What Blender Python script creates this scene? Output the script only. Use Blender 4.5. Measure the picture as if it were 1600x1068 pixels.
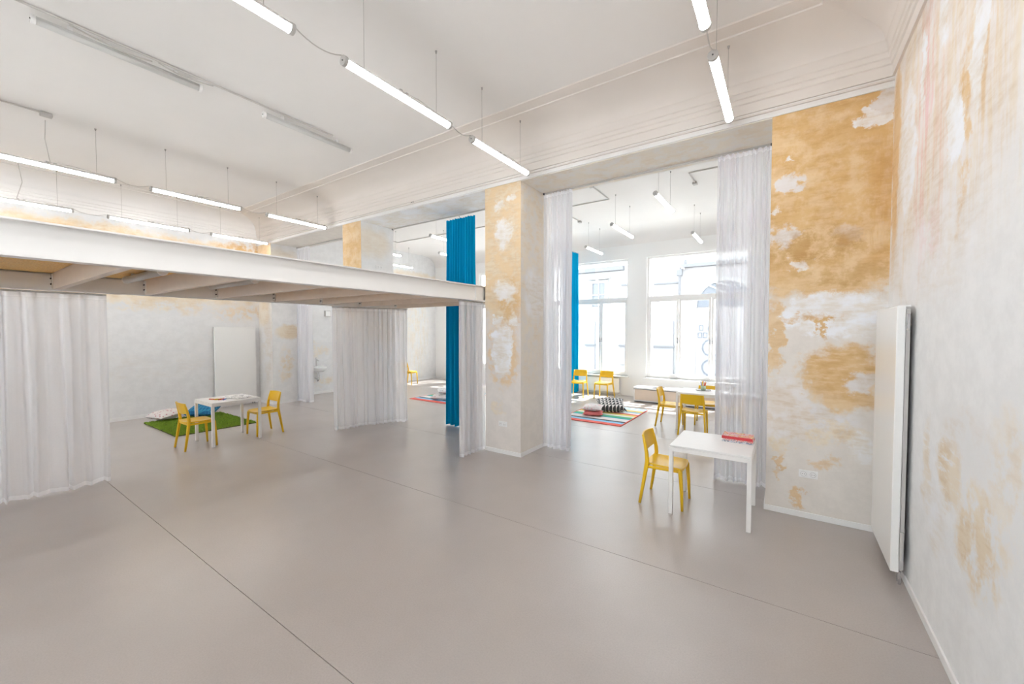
import bpy, bmesh, math, random
from mathutils import Vector, Matrix
random.seed(7)
scene = bpy.context.scene
for o in list(bpy.data.objects): bpy.data.objects.remove(o)
COL = scene.collection
PI = math.pi
# ------------------------------------------------------------------ camera
cam_d = bpy.data.cameras.new('camera'); cam = bpy.data.objects.new('camera', cam_d); COL.objects.link(cam)
cam_d.sensor_width = 36.0; cam_d.sensor_fit = 'HORIZONTAL'; cam_d.lens = 626.0/1600*36
cam_d.clip_start = 0.05; cam_d.clip_end = 300
cam.location = (0, 0, 1.95)
cam.rotation_euler = (math.radians(90-1.7), 0, math.radians(34.2))
scene.camera = cam
# ------------------------------------------------------------------ light
w = bpy.data.worlds.new('daylight'); scene.world = w; w.use_nodes = True
bg = w.node_tree.nodes['Background']
bg.inputs[0].default_value = (0.86, 0.93, 1.0, 1); bg.inputs[1].default_value = 5.6
sd = bpy.data.lights.new('sun', 'SUN'); sd.energy = 20.0; sd.angle = math.radians(0.6); sd.color = (1, .985, .965)
sun = bpy.data.objects.new('sun', sd); COL.objects.link(sun)
sun.rotation_euler = Vector((-0.32, -1.0, -1.60)).to_track_quat('-Z', 'Y').to_euler()
LAMP = 9.4
scene.cycles.diffuse_bounces = 6
vs = scene.view_settings
vs.view_transform = 'Standard'; vs.look = 'None'; vs.exposure = 1.52; vs.gamma = 1.0; vs.use_curve_mapping = False
# ------------------------------------------------------------------ dimensions
XR, XL = 0.807, -11.75        # right / left wall
YP, YB = 5.12, 5.95           # pillar row front / back
YF, YN = 11.75, -3.0          # window wall / wall behind the camera
ZC, ZS = 4.85, 4.20           # ceiling, soffit of the openings

# ------------------------------------------------------------------ materials
def srgb(r, g, b):
    f = lambda c: (c/255/12.92 if c/255 <= .04045 else ((c/255+.055)/1.055)**2.4)
    return (f(r), f(g), f(b), 1)
class NT:
    def __init__(s, m): s.m = m; s.t = m.node_tree; s.n = s.t.nodes; s.l = s.t.links
    def node(s, typ, **k):
        nd = s.n.new(typ)
        for a, b in k.items(): setattr(nd, a, b)
        return nd
    def link(s, a, b): s.l.new(a, b)
    def val(s, sock, v):
        if hasattr(v, 'is_linked') or isinstance(v, bpy.types.NodeSocket): s.link(v, sock)
        else: sock.default_value = v
    def math(s, op, a, b=0.0, clamp=False):
        nd = s.node('ShaderNodeMath', operation=op, use_clamp=clamp); s.val(nd.inputs[0], a); s.val(nd.inputs[1], b); return nd.outputs[0]
    def vmath(s, op, a, b=None):
        nd = s.node('ShaderNodeVectorMath', operation=op); s.val(nd.inputs[0], a)
        if b is not None: s.val(nd.inputs[1], b)
        return nd.outputs['Value'] if op in ('LENGTH',) else nd.outputs[0]
    def noise(s, vec, scale, detail=4, rough=.55):
        nd = s.node('ShaderNodeTexNoise'); s.val(nd.inputs['Vector'], vec); nd.inputs['Scale'].default_value = scale
        nd.inputs['Detail'].default_value = detail; nd.inputs['Roughness'].default_value = rough
        return nd
    def ramp(s, v, a, b, x=0.0, y=1.0):
        nd = s.node('ShaderNodeMapRange'); nd.interpolation_type = 'SMOOTHSTEP'
        s.val(nd.inputs[0], v); nd.inputs[1].default_value = a; nd.inputs[2].default_value = b
        nd.inputs[3].default_value = x; nd.inputs[4].default_value = y; return nd.outputs[0]
    def mix(s, f, a, b):
        nd = s.node('ShaderNodeMix', data_type='RGBA'); s.val(nd.inputs[0], f)
        s.val(nd.inputs[6], a); s.val(nd.inputs[7], b); return nd.outputs[2]
    def bump(s, h, strength=.2, dist=.01):
        nd = s.node('ShaderNodeBump'); nd.inputs['Strength'].default_value = strength; nd.inputs['Distance'].default_value = dist
        s.link(h, nd.inputs['Height']); return nd.outputs[0]
def newmat(name):
    m = bpy.data.materials.new(name); m.use_nodes = True
    t = NT(m); b = t.n['Principled BSDF']; return m, t, b
def simple(name, col, rough=.5, metal=0, var=.06, scale=8, bump=0, spec=.5):
    m, t, b = newmat(name)
    tc = t.node('ShaderNodeTexCoord'); no = t.noise(tc.outputs['Object'], scale)
    c2 = tuple(c*(1-var*2) for c in col[:3])+(1,)
    t.link(t.mix(no.outputs['Fac'], col, c2), b.inputs['Base Color'])
    b.inputs['Roughness'].default_value = rough; b.inputs['Metallic'].default_value = metal
    b.inputs['Specular IOR Level'].default_value = spec
    if bump: t.link(t.bump(no.outputs['Fac'], bump), b.inputs['Normal'])
    return m
def plaster(name, base, axis, layers, rough=.75, mottling=.045, warp=.38, off=0.0, ns=2.2, axis2=2):
    """bare scraped plaster: base coat, then patches (cu, cz, ru, rz, colour, strength, edge, fleck)"""
    m, t, b = newmat(name)
    g = t.node('ShaderNodeNewGeometry'); sp = t.node('ShaderNodeSeparateXYZ'); t.link(g.outputs['Position'], sp.inputs[0])
    cb = t.node('ShaderNodeCombineXYZ'); t.link(sp.outputs[axis], cb.inputs[0]); t.link(sp.outputs[axis2], cb.inputs[1]); cb.inputs[2].default_value = off
    p = cb.outputs[0]
    n1 = t.noise(p, ns, 5, .6); n2 = t.noise(p, 9, 6, .72)
    d1 = t.vmath('MULTIPLY', t.vmath('SUBTRACT', n1.outputs['Color'], (.5, .5, .5)), (warp, warp, 0))
    d2 = t.vmath('MULTIPLY', t.vmath('SUBTRACT', n2.outputs['Color'], (.5, .5, .5)), (warp*.62, warp*.62, 0))
    q = t.vmath('ADD', t.vmath('ADD', p, d1), d2)
    n3 = t.noise(p, 5, 6, .7)
    stre = t.node('ShaderNodeMapping'); stre.inputs['Scale'].default_value = (14, 1.6, 1); t.link(p, stre.inputs[0])
    vst = t.noise(stre.outputs[0], 1.0, 5, .65)
    strh = t.node('ShaderNodeMapping'); strh.inputs['Scale'].default_value = (3, 13, 1); t.link(p, strh.inputs[0])
    hst = t.noise(strh.outputs[0], 1.6, 6, .7)
    dark = tuple(c*(1-mottling) for c in base[:3])+(1,); lite = tuple(min(1, c*(1+mottling*.5)) for c in base[:3])+(1,)
    col = t.mix(t.ramp(n3.outputs['Fac'], .35, .65), dark, lite)
    for L in layers:
        cu, cz, ru, rz, c, st, edge, fleck = L
        v = t.vmath('MULTIPLY', t.vmath('SUBTRACT', q, (cu, cz, off)), (1/ru, 1/rz, 0))
        mk = t.ramp(t.vmath('LENGTH', v), 1+edge, 1-edge)
        if fleck == 'v': mk = t.math('MULTIPLY', mk, t.ramp(vst.outputs['Fac'], .42, .60))
        elif fleck == 'h': mk = t.math('MULTIPLY', mk, t.ramp(hst.outputs['Fac'], .36, .50))
        elif fleck == 'n': mk = t.math('MULTIPLY', mk, t.ramp(n3.outputs['Fac'], .40, .58))
        mk = t.math('MULTIPLY', mk, st)
        cd = tuple(x*y for x, y in zip(c[:3], (.90, .84, .76)))+(1,); cl = tuple(min(1, x*y) for x, y in zip(c[:3], (1.06, 1.12, 1.22)))+(1,)
        tone = t.mix(t.ramp(hst.outputs['Fac'], .40, .66), c, cd); tone = t.mix(t.ramp(n1.outputs['Fac'], .42, .62, 0, .8), tone, cl)
        col = t.mix(mk, col, tone)
    t.link(col, b.inputs['Base Color']); b.inputs['Roughness'].default_value = rough
    b.inputs['Specular IOR Level'].default_value = .3
    t.link(t.bump(t.math('ADD', n2.outputs['Fac'], n3.outputs['Fac']), .12, .008), b.inputs['Normal'])
    return m
OCH = (.66, .41, .165, 1); OCH2 = (.74, .53, .30, 1); OCHP = (.78, .66, .50, 1); PLW = (.83, .81, .79, 1); PLG = (.74, .69, .65, 1); PINK = (.80, .55, .53, 1)
BEI = (.70, .61, .52, 1)
M = {}
M['paint'] = simple('white_wall_paint', (.86, .84, .82, 1), .7, var=.03, scale=1.5, bump=.05)
M['ceil'] = simple('white_ceiling_paint', (.85, .825, .805, 1), .8, var=.04, scale=.9, bump=.08)
M['cornice'] = simple('cornice_paint', (.80, .745, .70, 1), .7, var=.03, scale=1.5)
M['white'] = simple('white_lacquer', (.86, .85, .84, 1), .35, var=.02)
M['steelw'] = simple('white_painted_steel', (.86, .84, .82, 1), .4, var=.02, scale=3)
M['rad'] = simple('radiator_enamel', (.89, .885, .87, 1), .22, var=.01)
M['grey'] = simple('grey_plastic', (.55, .53, .51, 1), .5)
M['dark'] = simple('dark_metal', (.10, .10, .10, 1), .5)
M['wire'] = simple('thin_steel_wire', (.42, .40, .38, 1), .4, .6)
M['cable'] = simple('pale_cable', (.62, .59, .56, 1), .5)
M['yellow'] = simple('yellow_plastic', (.88, .54, .014, 1), .30, var=.03)
M['timber'] = simple('whitewashed_timber', (.88, .78, .70, 1), .6, var=.05, scale=6)
M['pinewood'] = simple('pale_birch_panel', (.80, .66, .54, 1), .5, var=.05, scale=5)
M['steel'] = simple('chrome', (.7, .7, .72, 1), .15, 1)
M['ceramic'] = simple('white_ceramic', (.85, .86, .86, 1), .15, var=.01)
M['grout'] = simple('dark_seam', (.30, .27, .24, 1), .8)

def floor_mat():
    m, t, b = newmat('grey_beige_linoleum')
    g = t.node('ShaderNodeNewGeometry'); p = g.outputs['Position']
    n1 = t.noise(p, .8, 4); n2 = t.noise(p, 95, 2, .6); n3 = t.noise(p, 2.5, 5, .6)
    c = t.mix(t.ramp(n1.outputs['Fac'], .3, .7), (.405, .362, .338, 1), (.46, .412, .388, 1))
    c = t.mix(t.ramp(n2.outputs['Fac'], .30, .80, 0, .45), c, (.33, .293, .272, 1))
    t.link(c, b.inputs['Base Color'])
    t.link(t.ramp(n3.outputs['Fac'], .3, .7, .285, .34), b.inputs['Roughness'])
    b.inputs['Specular IOR Level'].default_value = .6; b.inputs['Coat Weight'].default_value = .7; b.inputs['Coat Roughness'].default_value = .29
    return m
M['floor'] = floor_mat()
def osb():
    m, t, b = newmat('strand_board'); tc = t.node('ShaderNodeTexCoord')
    mp = t.node('ShaderNodeMapping'); mp.inputs['Scale'].default_value = (9, 34, 9); t.link(tc.outputs['Object'], mp.inputs[0])
    vo = t.node('ShaderNodeTexVoronoi'); vo.inputs['Scale'].default_value = 1.6; t.link(mp.outputs[0], vo.inputs['Vector'])
    no = t.noise(mp.outputs[0], 2.2, 4)
    c = t.mix(t.ramp(no.outputs['Fac'], .35, .65), (.92, .60, .20, 1), (.78, .46, .13, 1))
    sv = t.node('ShaderNodeSeparateColor'); t.link(vo.outputs['Color'], sv.inputs[0])
    c = t.mix(t.math('MULTIPLY', sv.outputs[0], .5), c, (.80, .55, .25, 1))
    t.link(c, b.inputs['Base Color']); b.inputs['Roughness'].default_value = .6; return m
M['osb'] = osb()
def sheer(name, col, transp=.16, trans=.5):
    m, t, b = newmat(name); out = t.n['Material Output']; t.n.remove(b)
    g = t.node('ShaderNodeNewGeometry'); no = t.noise(g.outputs['Position'], 90, 2)
    c = t.mix(no.outputs['Fac'], col, tuple(x*.94 for x in col[:3])+(1,))
    d = t.node('ShaderNodeBsdfDiffuse'); tl = t.node('ShaderNodeBsdfTranslucent'); tr = t.node('ShaderNodeBsdfTransparent')
    t.link(c, d.inputs[0]); t.link(c, tl.inputs[0])
    a = t.node('ShaderNodeMixShader'); a.inputs[0].default_value = trans; t.link(d.outputs[0], a.inputs[1]); t.link(tl.outputs[0], a.inputs[2])
    f = t.node('ShaderNodeMixShader'); f.inputs[0].default_value = transp; t.link(a.outputs[0], f.inputs[1]); t.link(tr.outputs[0], f.inputs[2])
    t.link(f.outputs[0], out.inputs[0]); return m
M['sheer'] = sheer('white_sheer_fabric', (.93, .925, .95, 1), .24, .5)
M['sheer_hem'] = sheer('white_sheer_fabric_doubled', (.93, .925, .95, 1), .10, .5)
M['blue'] = sheer('blue_curtain_fabric', (.004, .37, .63, 1), 0.0, .2)
def glass():
    m, t, b = newmat('window_glass'); out = t.n['Material Output']; t.n.remove(b)
    tr = t.node('ShaderNodeBsdfTransparent'); tr.inputs[0].default_value = (.97, .985, .98, 1)
    gl = t.node('ShaderNodeBsdfGlossy'); gl.inputs['Roughness'].default_value = .02
    fr = t.node('ShaderNodeFresnel'); fr.inputs[0].default_value = 1.45
    x = t.node('ShaderNodeMixShader'); t.link(t.math('MULTIPLY', fr.outputs[0], .6), x.inputs[0]); t.link(tr.outputs[0], x.inputs[1]); t.link(gl.outputs[0], x.inputs[2])
    t.link(x.outputs[0], out.inputs[0]); return m
M['glass'] = glass()
def emit(name, col, s):
    m, t, b = newmat(name); b.inputs['Base Color'].default_value = (.9, .9, .9, 1)
    b.inputs['Emission Color'].default_value = col; b.inputs['Emission Strength'].default_value = s; return m
M['lit'] = emit('lit_tube_diffuser', (.97, .985, 1, 1), LAMP)
M['unlit'] = simple('unlit_tube_diffuser', (.62, .61, .595, 1), .3, var=.01)

# ------------------------------------------------------------------ mesh builders
class MB:
    def __init__(s): s.v = []; s.f = []
    def add(s, vs, fs):
        k = len(s.v); s.v += [tuple(v) for v in vs]; s.f += [tuple(i+k for i in f) for f in fs]; return s
    def box(s, lo, hi):
        (a, b, c), (d, e, f) = lo, hi
        return s.add([(a,b,c),(d,b,c),(d,e,c),(a,e,c),(a,b,f),(d,b,f),(d,e,f),(a,e,f)],
                     [(0,3,2,1),(4,5,6,7),(0,1,5,4),(1,2,6,5),(2,3,7,6),(3,0,4,7)])
    def sweep(s, pts, rx, ry=None, n=10, side=(1,0,0), power=1.0, caps=True):
        """tube through pts, radii per point or constant; section is a superellipse"""
        ry = rx if ry is None else ry
        P = [Vector(p) for p in pts]; N = len(P); rings = []
        sd = Vector(side)
        for i in range(N):
            t = (P[min(i+1, N-1)]-P[max(i-1, 0)]).normalized()
            a = sd - t*sd.dot(t)
            if a.length < 1e-4: a = t.orthogonal()
            a.normalize(); b_ = t.cross(a)
            r1 = rx[i] if isinstance(rx, (list, tuple)) else rx; r2 = ry[i] if isinstance(ry, (list, tuple)) else ry
            ring = []
            for k in range(n):
                th = 2*PI*(k+.5)/n; c, q = math.cos(th), math.sin(th)
                ring.append(P[i] + a*(r1*math.copysign(abs(c)**power, c)) + b_*(r2*math.copysign(abs(q)**power, q)))
            rings.append(ring)
        vs = [v for r in rings for v in r]; fs = []
        for i in range(N-1):
            for k in range(n):
                fs.append((i*n+k, i*n+(k+1) % n, (i+1)*n+(k+1) % n, (i+1)*n+k))
        if caps: fs.append(tuple(range(n-1, -1, -1))); fs.append(tuple((N-1)*n+k for k in range(n)))
        return s.add(vs, fs)
    def lathe(s, prof, c=(0,0,0), n=20):
        vs = []; fs = []
        for r, z in prof:
            for k in range(n):
                th = 2*PI*k/n; vs.append((c[0]+r*math.cos(th), c[1]+r*math.sin(th), c[2]+z))
        for i in range(len(prof)-1):
            for k in range(n): fs.append((i*n+k, i*n+(k+1) % n, (i+1)*n+(k+1) % n, (i+1)*n+k))
        return s.add(vs, fs)
    def grid(s, fn, nu, nv, wrap=False):
        vs = [fn(i/nu, j/nv) for j in range(nv+1) for i in range(nu+1)]
        fs = [(j*(nu+1)+i, j*(nu+1)+i+1, (j+1)*(nu+1)+i+1, (j+1)*(nu+1)+i) for j in range(nv) for i in range(nu)]
        return s.add(vs, fs)
    def mesh(s, name, smooth=False):
        me = bpy.data.meshes.new(name); me.from_pydata(s.v, [], s.f); me.update()
        bm = bmesh.new(); bm.from_mesh(me); bmesh.ops.recalc_face_normals(bm, faces=bm.faces); bm.to_mesh(me); bm.free()
        if smooth: me.shade_smooth()
        return me
    def obj(s, name, mat, parent=None, smooth=False, bevel=0, label=None):
        me = s.mesh(name, smooth); me.materials.append(M[mat] if isinstance(mat, str) else mat)
        o = bpy.data.objects.new(name, me); COL.objects.link(o)
        if parent is not None: o.parent = parent
        if bevel:
            md = o.modifiers.new('bevel', 'BEVEL'); md.width = bevel; md.segments = 2; md.limit_method = 'ANGLE'
        if label: o['label'] = label
        return o
def tag(o, label, cat, group=None, kind=None):
    o['label'] = label; o['category'] = cat
    if group: o['group'] = group
    if kind: o['kind'] = kind
    return o
def thing(name, label, cat, loc=(0,0,0), rz=0, group=None, kind=None):
    o = bpy.data.objects.new(name, None); COL.objects.link(o); o.empty_display_size = .1
    o.location = loc; o.rotation_euler = (0, 0, rz); return tag(o, label, cat, group, kind)
def dup(root, label, loc, rz=0, group=None):
    r = root.copy(); COL.objects.link(r); r.location = loc; r.rotation_euler = (0, 0, rz); r['label'] = label
    if group: r['group'] = group
    for ch in list(root.children):
        c = ch.copy(); COL.objects.link(c); c.parent = r
        for g in list(ch.children):
            d = g.copy(); COL.objects.link(d); d.parent = c
    return r
def struct(o, label, cat): return tag(o, label, cat, kind='structure')

# ================================================================== THE SETTING
def plain(mb, name, mat, label, cat, **k): return struct(mb.obj(name, mat, **k), label, cat)
# floor: screed with linoleum sheets laid on it, seams between sheets
fl = plain(MB().box((XL-.3, YN-.3, -.2), (XR+.3, YF+.5, -.006)), 'floor', 'grout', 'wide grey-beige linoleum floor through both rooms', 'floor')
ys = [YN, -0.77, 1.29, 3.35, 5.41, 7.47, 9.53, YF]
for a, b in zip(ys, ys[1:]):
    MB().box((XL, a+.0025, -.006), (XR, b-.0025, 0)).obj('linoleum_sheet', 'floor', fl)
plain(MB().box((XL-.3, YN-.3, ZC), (XR+.3, YF+.5, ZC+.2)), 'ceiling', 'ceil', 'white painted plaster ceiling', 'ceiling')
WALLR = plaster('bare_plaster_right', (.84, .838, .84, 1), 1, [
    (4.0, 4.1, 2.4, 1.5, (.80, .72, .65, 1), .85, .25, ''),
    (3.5, 3.6, 1.6, 1.0, OCHP, .7, .4, 'v'),
    (4.98, 3.45, .13, .95, OCH2, 1, .3, ''),
    (4.62, 3.15, .09, .85, OCHP, .9, .4, 'v'),
    (4.15, 3.35, .16, .9, PINK, .6, .5, 'v'), (4.0, 3.8, .14, .5, PINK, .75, .5, 'v'), (3.9, 2.6, .22, .17, PINK, .85, .4, 'n'),
    (3.7, 3.1, .12, .7, PINK, .35, .5, 'v'),
    (3.28, 3.05, .09, .55, OCH2, 1, .3, 'n'), (3.0, 3.45, .10, .4, OCH2, .7, .4, 'v'), (2.75, 3.7, .10, .6, OCHP, .9, .5, 'v'),
    (4.55, 3.40, .22, .58, PLW, 1, .12, ''), (4.15, 3.85, .07, .25, PLW, 1, .15, ''), (3.45, 3.15, .13, .26, PLW, 1, .15, ''), (3.70, 4.1, .09, .35, PLW, .9, .2, ''), (3.1, 3.45, .10, .36, PLW, .9, .2, ''),
    (4.2, 2.5, 1.3, .3, (.82, .78, .75, 1), .5, .5, ''),
    (2.92, .92, .27, .28, OCHP, .95, .3, 'n'), (3.35, 1.12, .16, .22, OCHP, .9, .35, 'h'), (3.78, 1.0, .10, .30, OCHP, .55, .4, 'h'), (3.1, 1.35, .35, .14, PLG, .45, .5, 'n'), (2.6, 1.3, .2, .3, OCHP, .5, .5, 'n'),
    (3.6, .75, .25, .2, PLW, .6, .3, '')])
plain(MB().box((XR, YN-.3, 0), (XR+.3, YF+.5, ZC)), 'wall_right', WALLR, 'right wall of scraped plaster with pink and ochre streaks', 'wall')
WALLL = plaster('bare_plaster_left', (.79, .785, .785, 1), 1, [
    (2.3, 3.35, 6.0, .78, OCHP, 1.0, .12, ''), (2.5, 3.5, 5.0, .6, OCH2, .8, .3, 'n'), (5.0, 3.9, .8, .35, OCH, .9, .3, 'n'),
    (4.75, 2.38, .55, .20, OCH2, .6, .5, 'n'), (3.3, 2.52, .8, .14, OCHP, .7, .5, 'n'), (2.2, 2.5, .6, .12, OCHP, .6, .4, 'n'),
    (9.5, 2.6, 1.6, 1.3, OCHP, .35, .5, 'n'), (10.8, 1.8, .5, 1.5, OCHP, .45, .5, 'v'), (6.7, 1.35, .4, .2, OCHP, .6, .5, 'n'), (6.9, .35, .5, .12, OCHP, .6, .5, 'n'),
    (10.6, 3.95, 1.6, .2, OCHP, .7, .4, ''), (3.9, 1.5, .25, .4, PLG, .3, .5, 'n'), (2.6, 1.1, 1.2, .25, PLG, .25, .5, 'h')])
plain(MB().box((XL-.3, YN-.3, 0), (XL, YF+.5, ZC)), 'wall_left', WALLL, 'far left wall of scraped plaster with an ochre band above the loft', 'wall')
BW = [(-9.4, -8.2), (-5.8, -4.6), (-2.4, -.9)]; BZ0, BZ1 = 1.5, 3.7  # windows added to the unseen back wall to brighten camera-facing surfaces
mb = MB(); xs = [XL]+[v for q in BW for v in q]+[XR]
for i in range(0, len(xs), 2): mb.box((xs[i], YN-.3, 0), (xs[i+1], YN, ZC))
for a, b in BW: mb.box((a, YN-.3, 0), (b, YN, BZ0)).box((a, YN-.3, BZ1), (b, YN, ZC))
plain(mb, 'wall_back', 'paint', 'white wall behind the viewer with three windows added for frontal light', 'wall')
for k, (a, b) in enumerate(BW):
    r_ = struct(bpy.data.objects.new('window_%d' % (k+4), None), ('first', 'second', 'third')[k]+' added window behind the viewer, letting in frontal daylight', 'window'); COL.objects.link(r_); r_.location = (a, YN-.15, BZ0)
    W_, H_ = b-a, BZ1-BZ0
    MB().box((0, 0, 0), (.06, .06, H_)).box((W_-.06, 0, 0), (W_, .06, H_)).box((.06, 0, 0), (W_-.06, .06, .06)).box((.06, 0, H_-.06), (W_-.06, .06, H_)).box((W_/2-.04, 0, .06), (W_/2+.04, .06, H_-.06)).obj('window_frame', 'white', r_)
    for u0, u1 in ((.06, W_/2-.04), (W_/2+.04, W_-.06)): MB().box((u0, .03, .06), (u1, .035, H_-.06)).obj('pane', 'glass', r_)
plain(MB().box((-30, -30, -.6), (14, YN-.3, -.35)), 'street', simple('grey_paving', (.30, .30, .295, 1), .9, scale=3), 'grey paving behind the building', 'street')
# lintel wall over the openings
lint = plain(MB().box((XL, YP, ZS), (XR, YB, ZC)), 'wall_middle', 'paint', 'white lintel wall spanning over the tall openings', 'wall')
PV = plaster('soffit_plaster', (.86, .83, .79, 1), 0, [(-2, 5.5, 2.2, 1, OCHP, .5, .3, 'n'), (-5.6, 5.5, 2.0, 1, PLW, .8, .3, '')], warp=.5, axis2=1)
for a, b in ((-11.03, -7.87), (-7.24, -4.0), (-3.32, -.142)):
    MB().box((a, YP+.004, ZS-.008), (b, YB, ZS)).obj('soffit_panel', PV, lint)
MB().box((XL, YP-.018, ZS), (XR, YP, ZS+.022)).obj('edge_bead', 'white', lint)
MB().box((XL, YP-.026, ZS+.06), (XR, YP, ZS+.078)).obj('edge_bead', 'cornice', lint)
# pillars
PR = plaster('ochre_pilaster', (.77, .72, .67, 1), 0, [
    (.33, 3.45, 1.1, 1.18, OCH2, 1.0, .06, ''), (.30, 3.5, 1.0, 1.05, OCH, .75, .3, 'n'), (.74, 3.3, .08, .9, OCH, .8, .4, 'v'),
    (.68, 3.98, .15, .08, PLW, .95, .15, ''), (.76, 4.15, .10, .15, PLG, .95, .2, ''), (.05, 3.47, .12, .10, PLG, .9, .2, ''), (.0, 2.93, .14, .10, PLG, .95, .25, ''), (.12, 2.62, .10, .06, PLW, .8, .25, ''), (.6, 2.9, .2, .1, PLG, .5, .4, 'n'),
    (.0, 3.75, .05, .03, PLW, .9, .3, ''), (-.12, 3.2, .05, .05, PLW, .9, .3, ''),
    (.22, 2.80, .45, .16, (.52, .31, .12, 1), .7, .4, 'n'), (.5, 2.48, .40, .10, (.55, .34, .14, 1), .6, .4, 'n'),
    (.42, 2.1, .5, .20, PLW, .9, .15, ''), (.22, 2.08, .22, .05, OCH, .8, .3, 'n'), (.33, 2.0, .04, .12, OCH, .9, .3, ''),
    (-.09, 1.9, .09, .42, OCH2, .9, .25, ''), (.48, 1.48, .33, .33, OCH2, .95, .2, ''), (.48, 1.55, .30, .25, OCH, .6, .3, 'h'),
    (.65, 1.45, .13, .10, PLG, .9, .3, ''), (.35, 1.02, .30, .14, PLG, 1.0, .3, ''), (.35, .92, .34, .13, OCHP, .9, .3, 'n'), (.62, .8, .13, .14, PLW, .8, .3, ''),
    (.0, 1.10, .24, .34, (.77, .70, .635, 1), 1.0, .06, ''), (-.05, .72, .12, .08, OCHP, .8, .3, 'n'), (-.03, .52, .04, .12, OCH2, .8, .3, ''), (.13, .22, .05, .11, OCH2, .9, .3, ''), (.36, .62, .12, .04, OCH2, .7, .4, 'h')], warp=.34, ns=4.5)
P2 = plaster('pillar_plaster_front', (.77, .72, .68, 1), 0, [
    (-3.66, 3.5, .6, 1.45, OCHP, 1.0, .08, ''), (-3.66, 3.4, .55, 1.3, OCH2, .9, .3, 'n'), (-3.5, 2.35, .22, .4, OCH, .7, .4, 'n'),
    (-3.66, 3.45, .14, .22, PLW, .8, .2, ''), (-3.72, 3.9, .10, .07, PLW, .7, .3, ''), (-3.5, 3.97, .08, .06, PLW, .7, .3, ''), (-3.6, 2.55, .22, .14, PLW, .8, .3, ''), (-3.75, 2.1, .08, .08, PLW, .9, .2, ''), (-3.47, 2.1, .08, .09, PLW, .9, .2, ''),
    (-3.64, 1.55, .30, .52, OCH2, .9, .2, 'n'), (-3.66, 1.62, .21, .42, PLW, .95, .12, ''), (-3.75, .72, .14, .12, OCHP, .8, .3, 'n')], warp=.34, ns=5.0)
P3 = plaster('pillar_plaster_pale', (.80, .755, .70, 1), 1, [(5.5, 3.5, .7, 1.6, OCHP, .65, .4, 'n'), (5.4, 1.6, .3, .6, OCHP, .4, .4, 'n'), (5.55, 2.5, .3, .4, PLW, .7, .3, '')], warp=.3)
P4 = plaster('pillar_plaster_far', (.80, .775, .75, 1), 0, [(-7.55, 3.4, .8, 1.1, OCH2, .9, .3, ''), (-7.6, 3.5, .5, .8, OCH, .6, .4, 'n'), (-11.4, 3.6, .5, .9, OCH2, .9, .3, ''), (-11.3, 1.4, .3, .9, PLG, .7, .4, ''), (-11.5, 2.4, .3, .35, OCHP, .7, .4, '')], warp=.3)
P5 = plaster('pillar_side_far', (.82, .81, .80, 1), 1, [(5.6, 1.9, .35, .18, OCHP, .9, .3, ''), (5.45, 1.0, .18, .45, OCHP, .8, .4, 'n'), (5.3, 3.8, .5, .3, OCHP, .6, .4, '')], warp=.3)
def pillar(x0, x1, front, side, label):
    o = plain(MB().box((x0+.004, YP+.004, 0), (x1-.004, YB-.004, ZS)), 'pillar', side, label, 'pillar')
    MB().box((x0, YP, 0), (x1, YP+.004, ZS)).obj('front_face', front, o)
    MB().box((x1-.004, YP+.004, 0), (x1, YB-.004, ZS)).obj('side_face', side, o)
    return o
pr = pillar(-.142, XR, PR, P3, 'wide ochre plaster pilaster in the corner beside the vertical radiator')
p2 = pillar(-4.0, -3.32, P2, P3, 'plaster pillar at the end of the loft beam')
p3 = pillar(-7.87, -7.24, P4, P5, 'plaster pillar rising behind the loft')
p4 = pillar(XL, -11.03, P4, P5, 'farthest plaster pilaster beside the far radiator')
for p in (pr, p2, p3, p4): pass
# cornice with a wide cove round the front room
prof = [(0.0, 4.30), (.02, 4.30), (.022, 4.40), (.035, 4.41), (.037, 4.455), (.05, 4.465), (.052, 4.51), (.062, 4.52), (.064, 4.575), (.075, 4.60), (.085, 4.61)]
for k in range(11):
    a = PI/2*k/10; prof.append((.56 - .475*math.cos(a) , 4.61 + .215*math.sin(a)))
prof += [(.575, 4.825), (.58, 4.838), (.74, 4.84), (.75, 4.85)]
def cornice(name, axis, sign, label, mat='cornice'):
    """axis: the wall runs along this axis; mitred at both ends"""
    mb = MB(); vs = []
    for off, z in prof:
        if axis == 0:
            y = YP-off if sign > 0 else YN+off; vs += [(XL+off, y, z), (XR-off, y, z)]
        else:
            x = XR-off if sign > 0 else XL+off; vs += [(x, YN+off, z), (x, YP-off, z)]
    fs = [(2*i, 2*i+1, 2*i+3, 2*i+2) for i in range(len(prof)-1)]
    mb.add(vs, fs); o = mb.obj(name, mat); o.data.shade_smooth()
    md = o.modifiers.new('split', 'EDGE_SPLIT'); md.split_angle = math.radians(28)
    return struct(o, label, 'cornice')
cornice('cornice', 0, 1, 'coved ceiling cornice above the pillar row')
cornice('cornice', 1, 1, 'coved ceiling cornice above the right wall')
cornice('cornice', 1, -1, 'coved ceiling cornice above the far left wall', 'paint')
cornice('cornice', 0, -1, 'coved ceiling cornice behind the viewer', 'paint')
# far room cove
def farcove(lab, pts):
    pass
mb = MB(); vs = []; fs = []
for k in range(9):
    a = PI/2*k/8; y = YF-.6+.6*math.sin(a); z = ZC-.4+.4*math.cos(a)
    vs += [(XL, y, z), (XR, y, z)]
fs = [(2*i, 2*i+1, 2*i+3, 2*i+2) for i in range(8)]
o = mb.add(vs, fs).obj('cornice', 'ceil', smooth=True); struct(o, 'rounded cove above the far windows', 'cornice')
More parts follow.
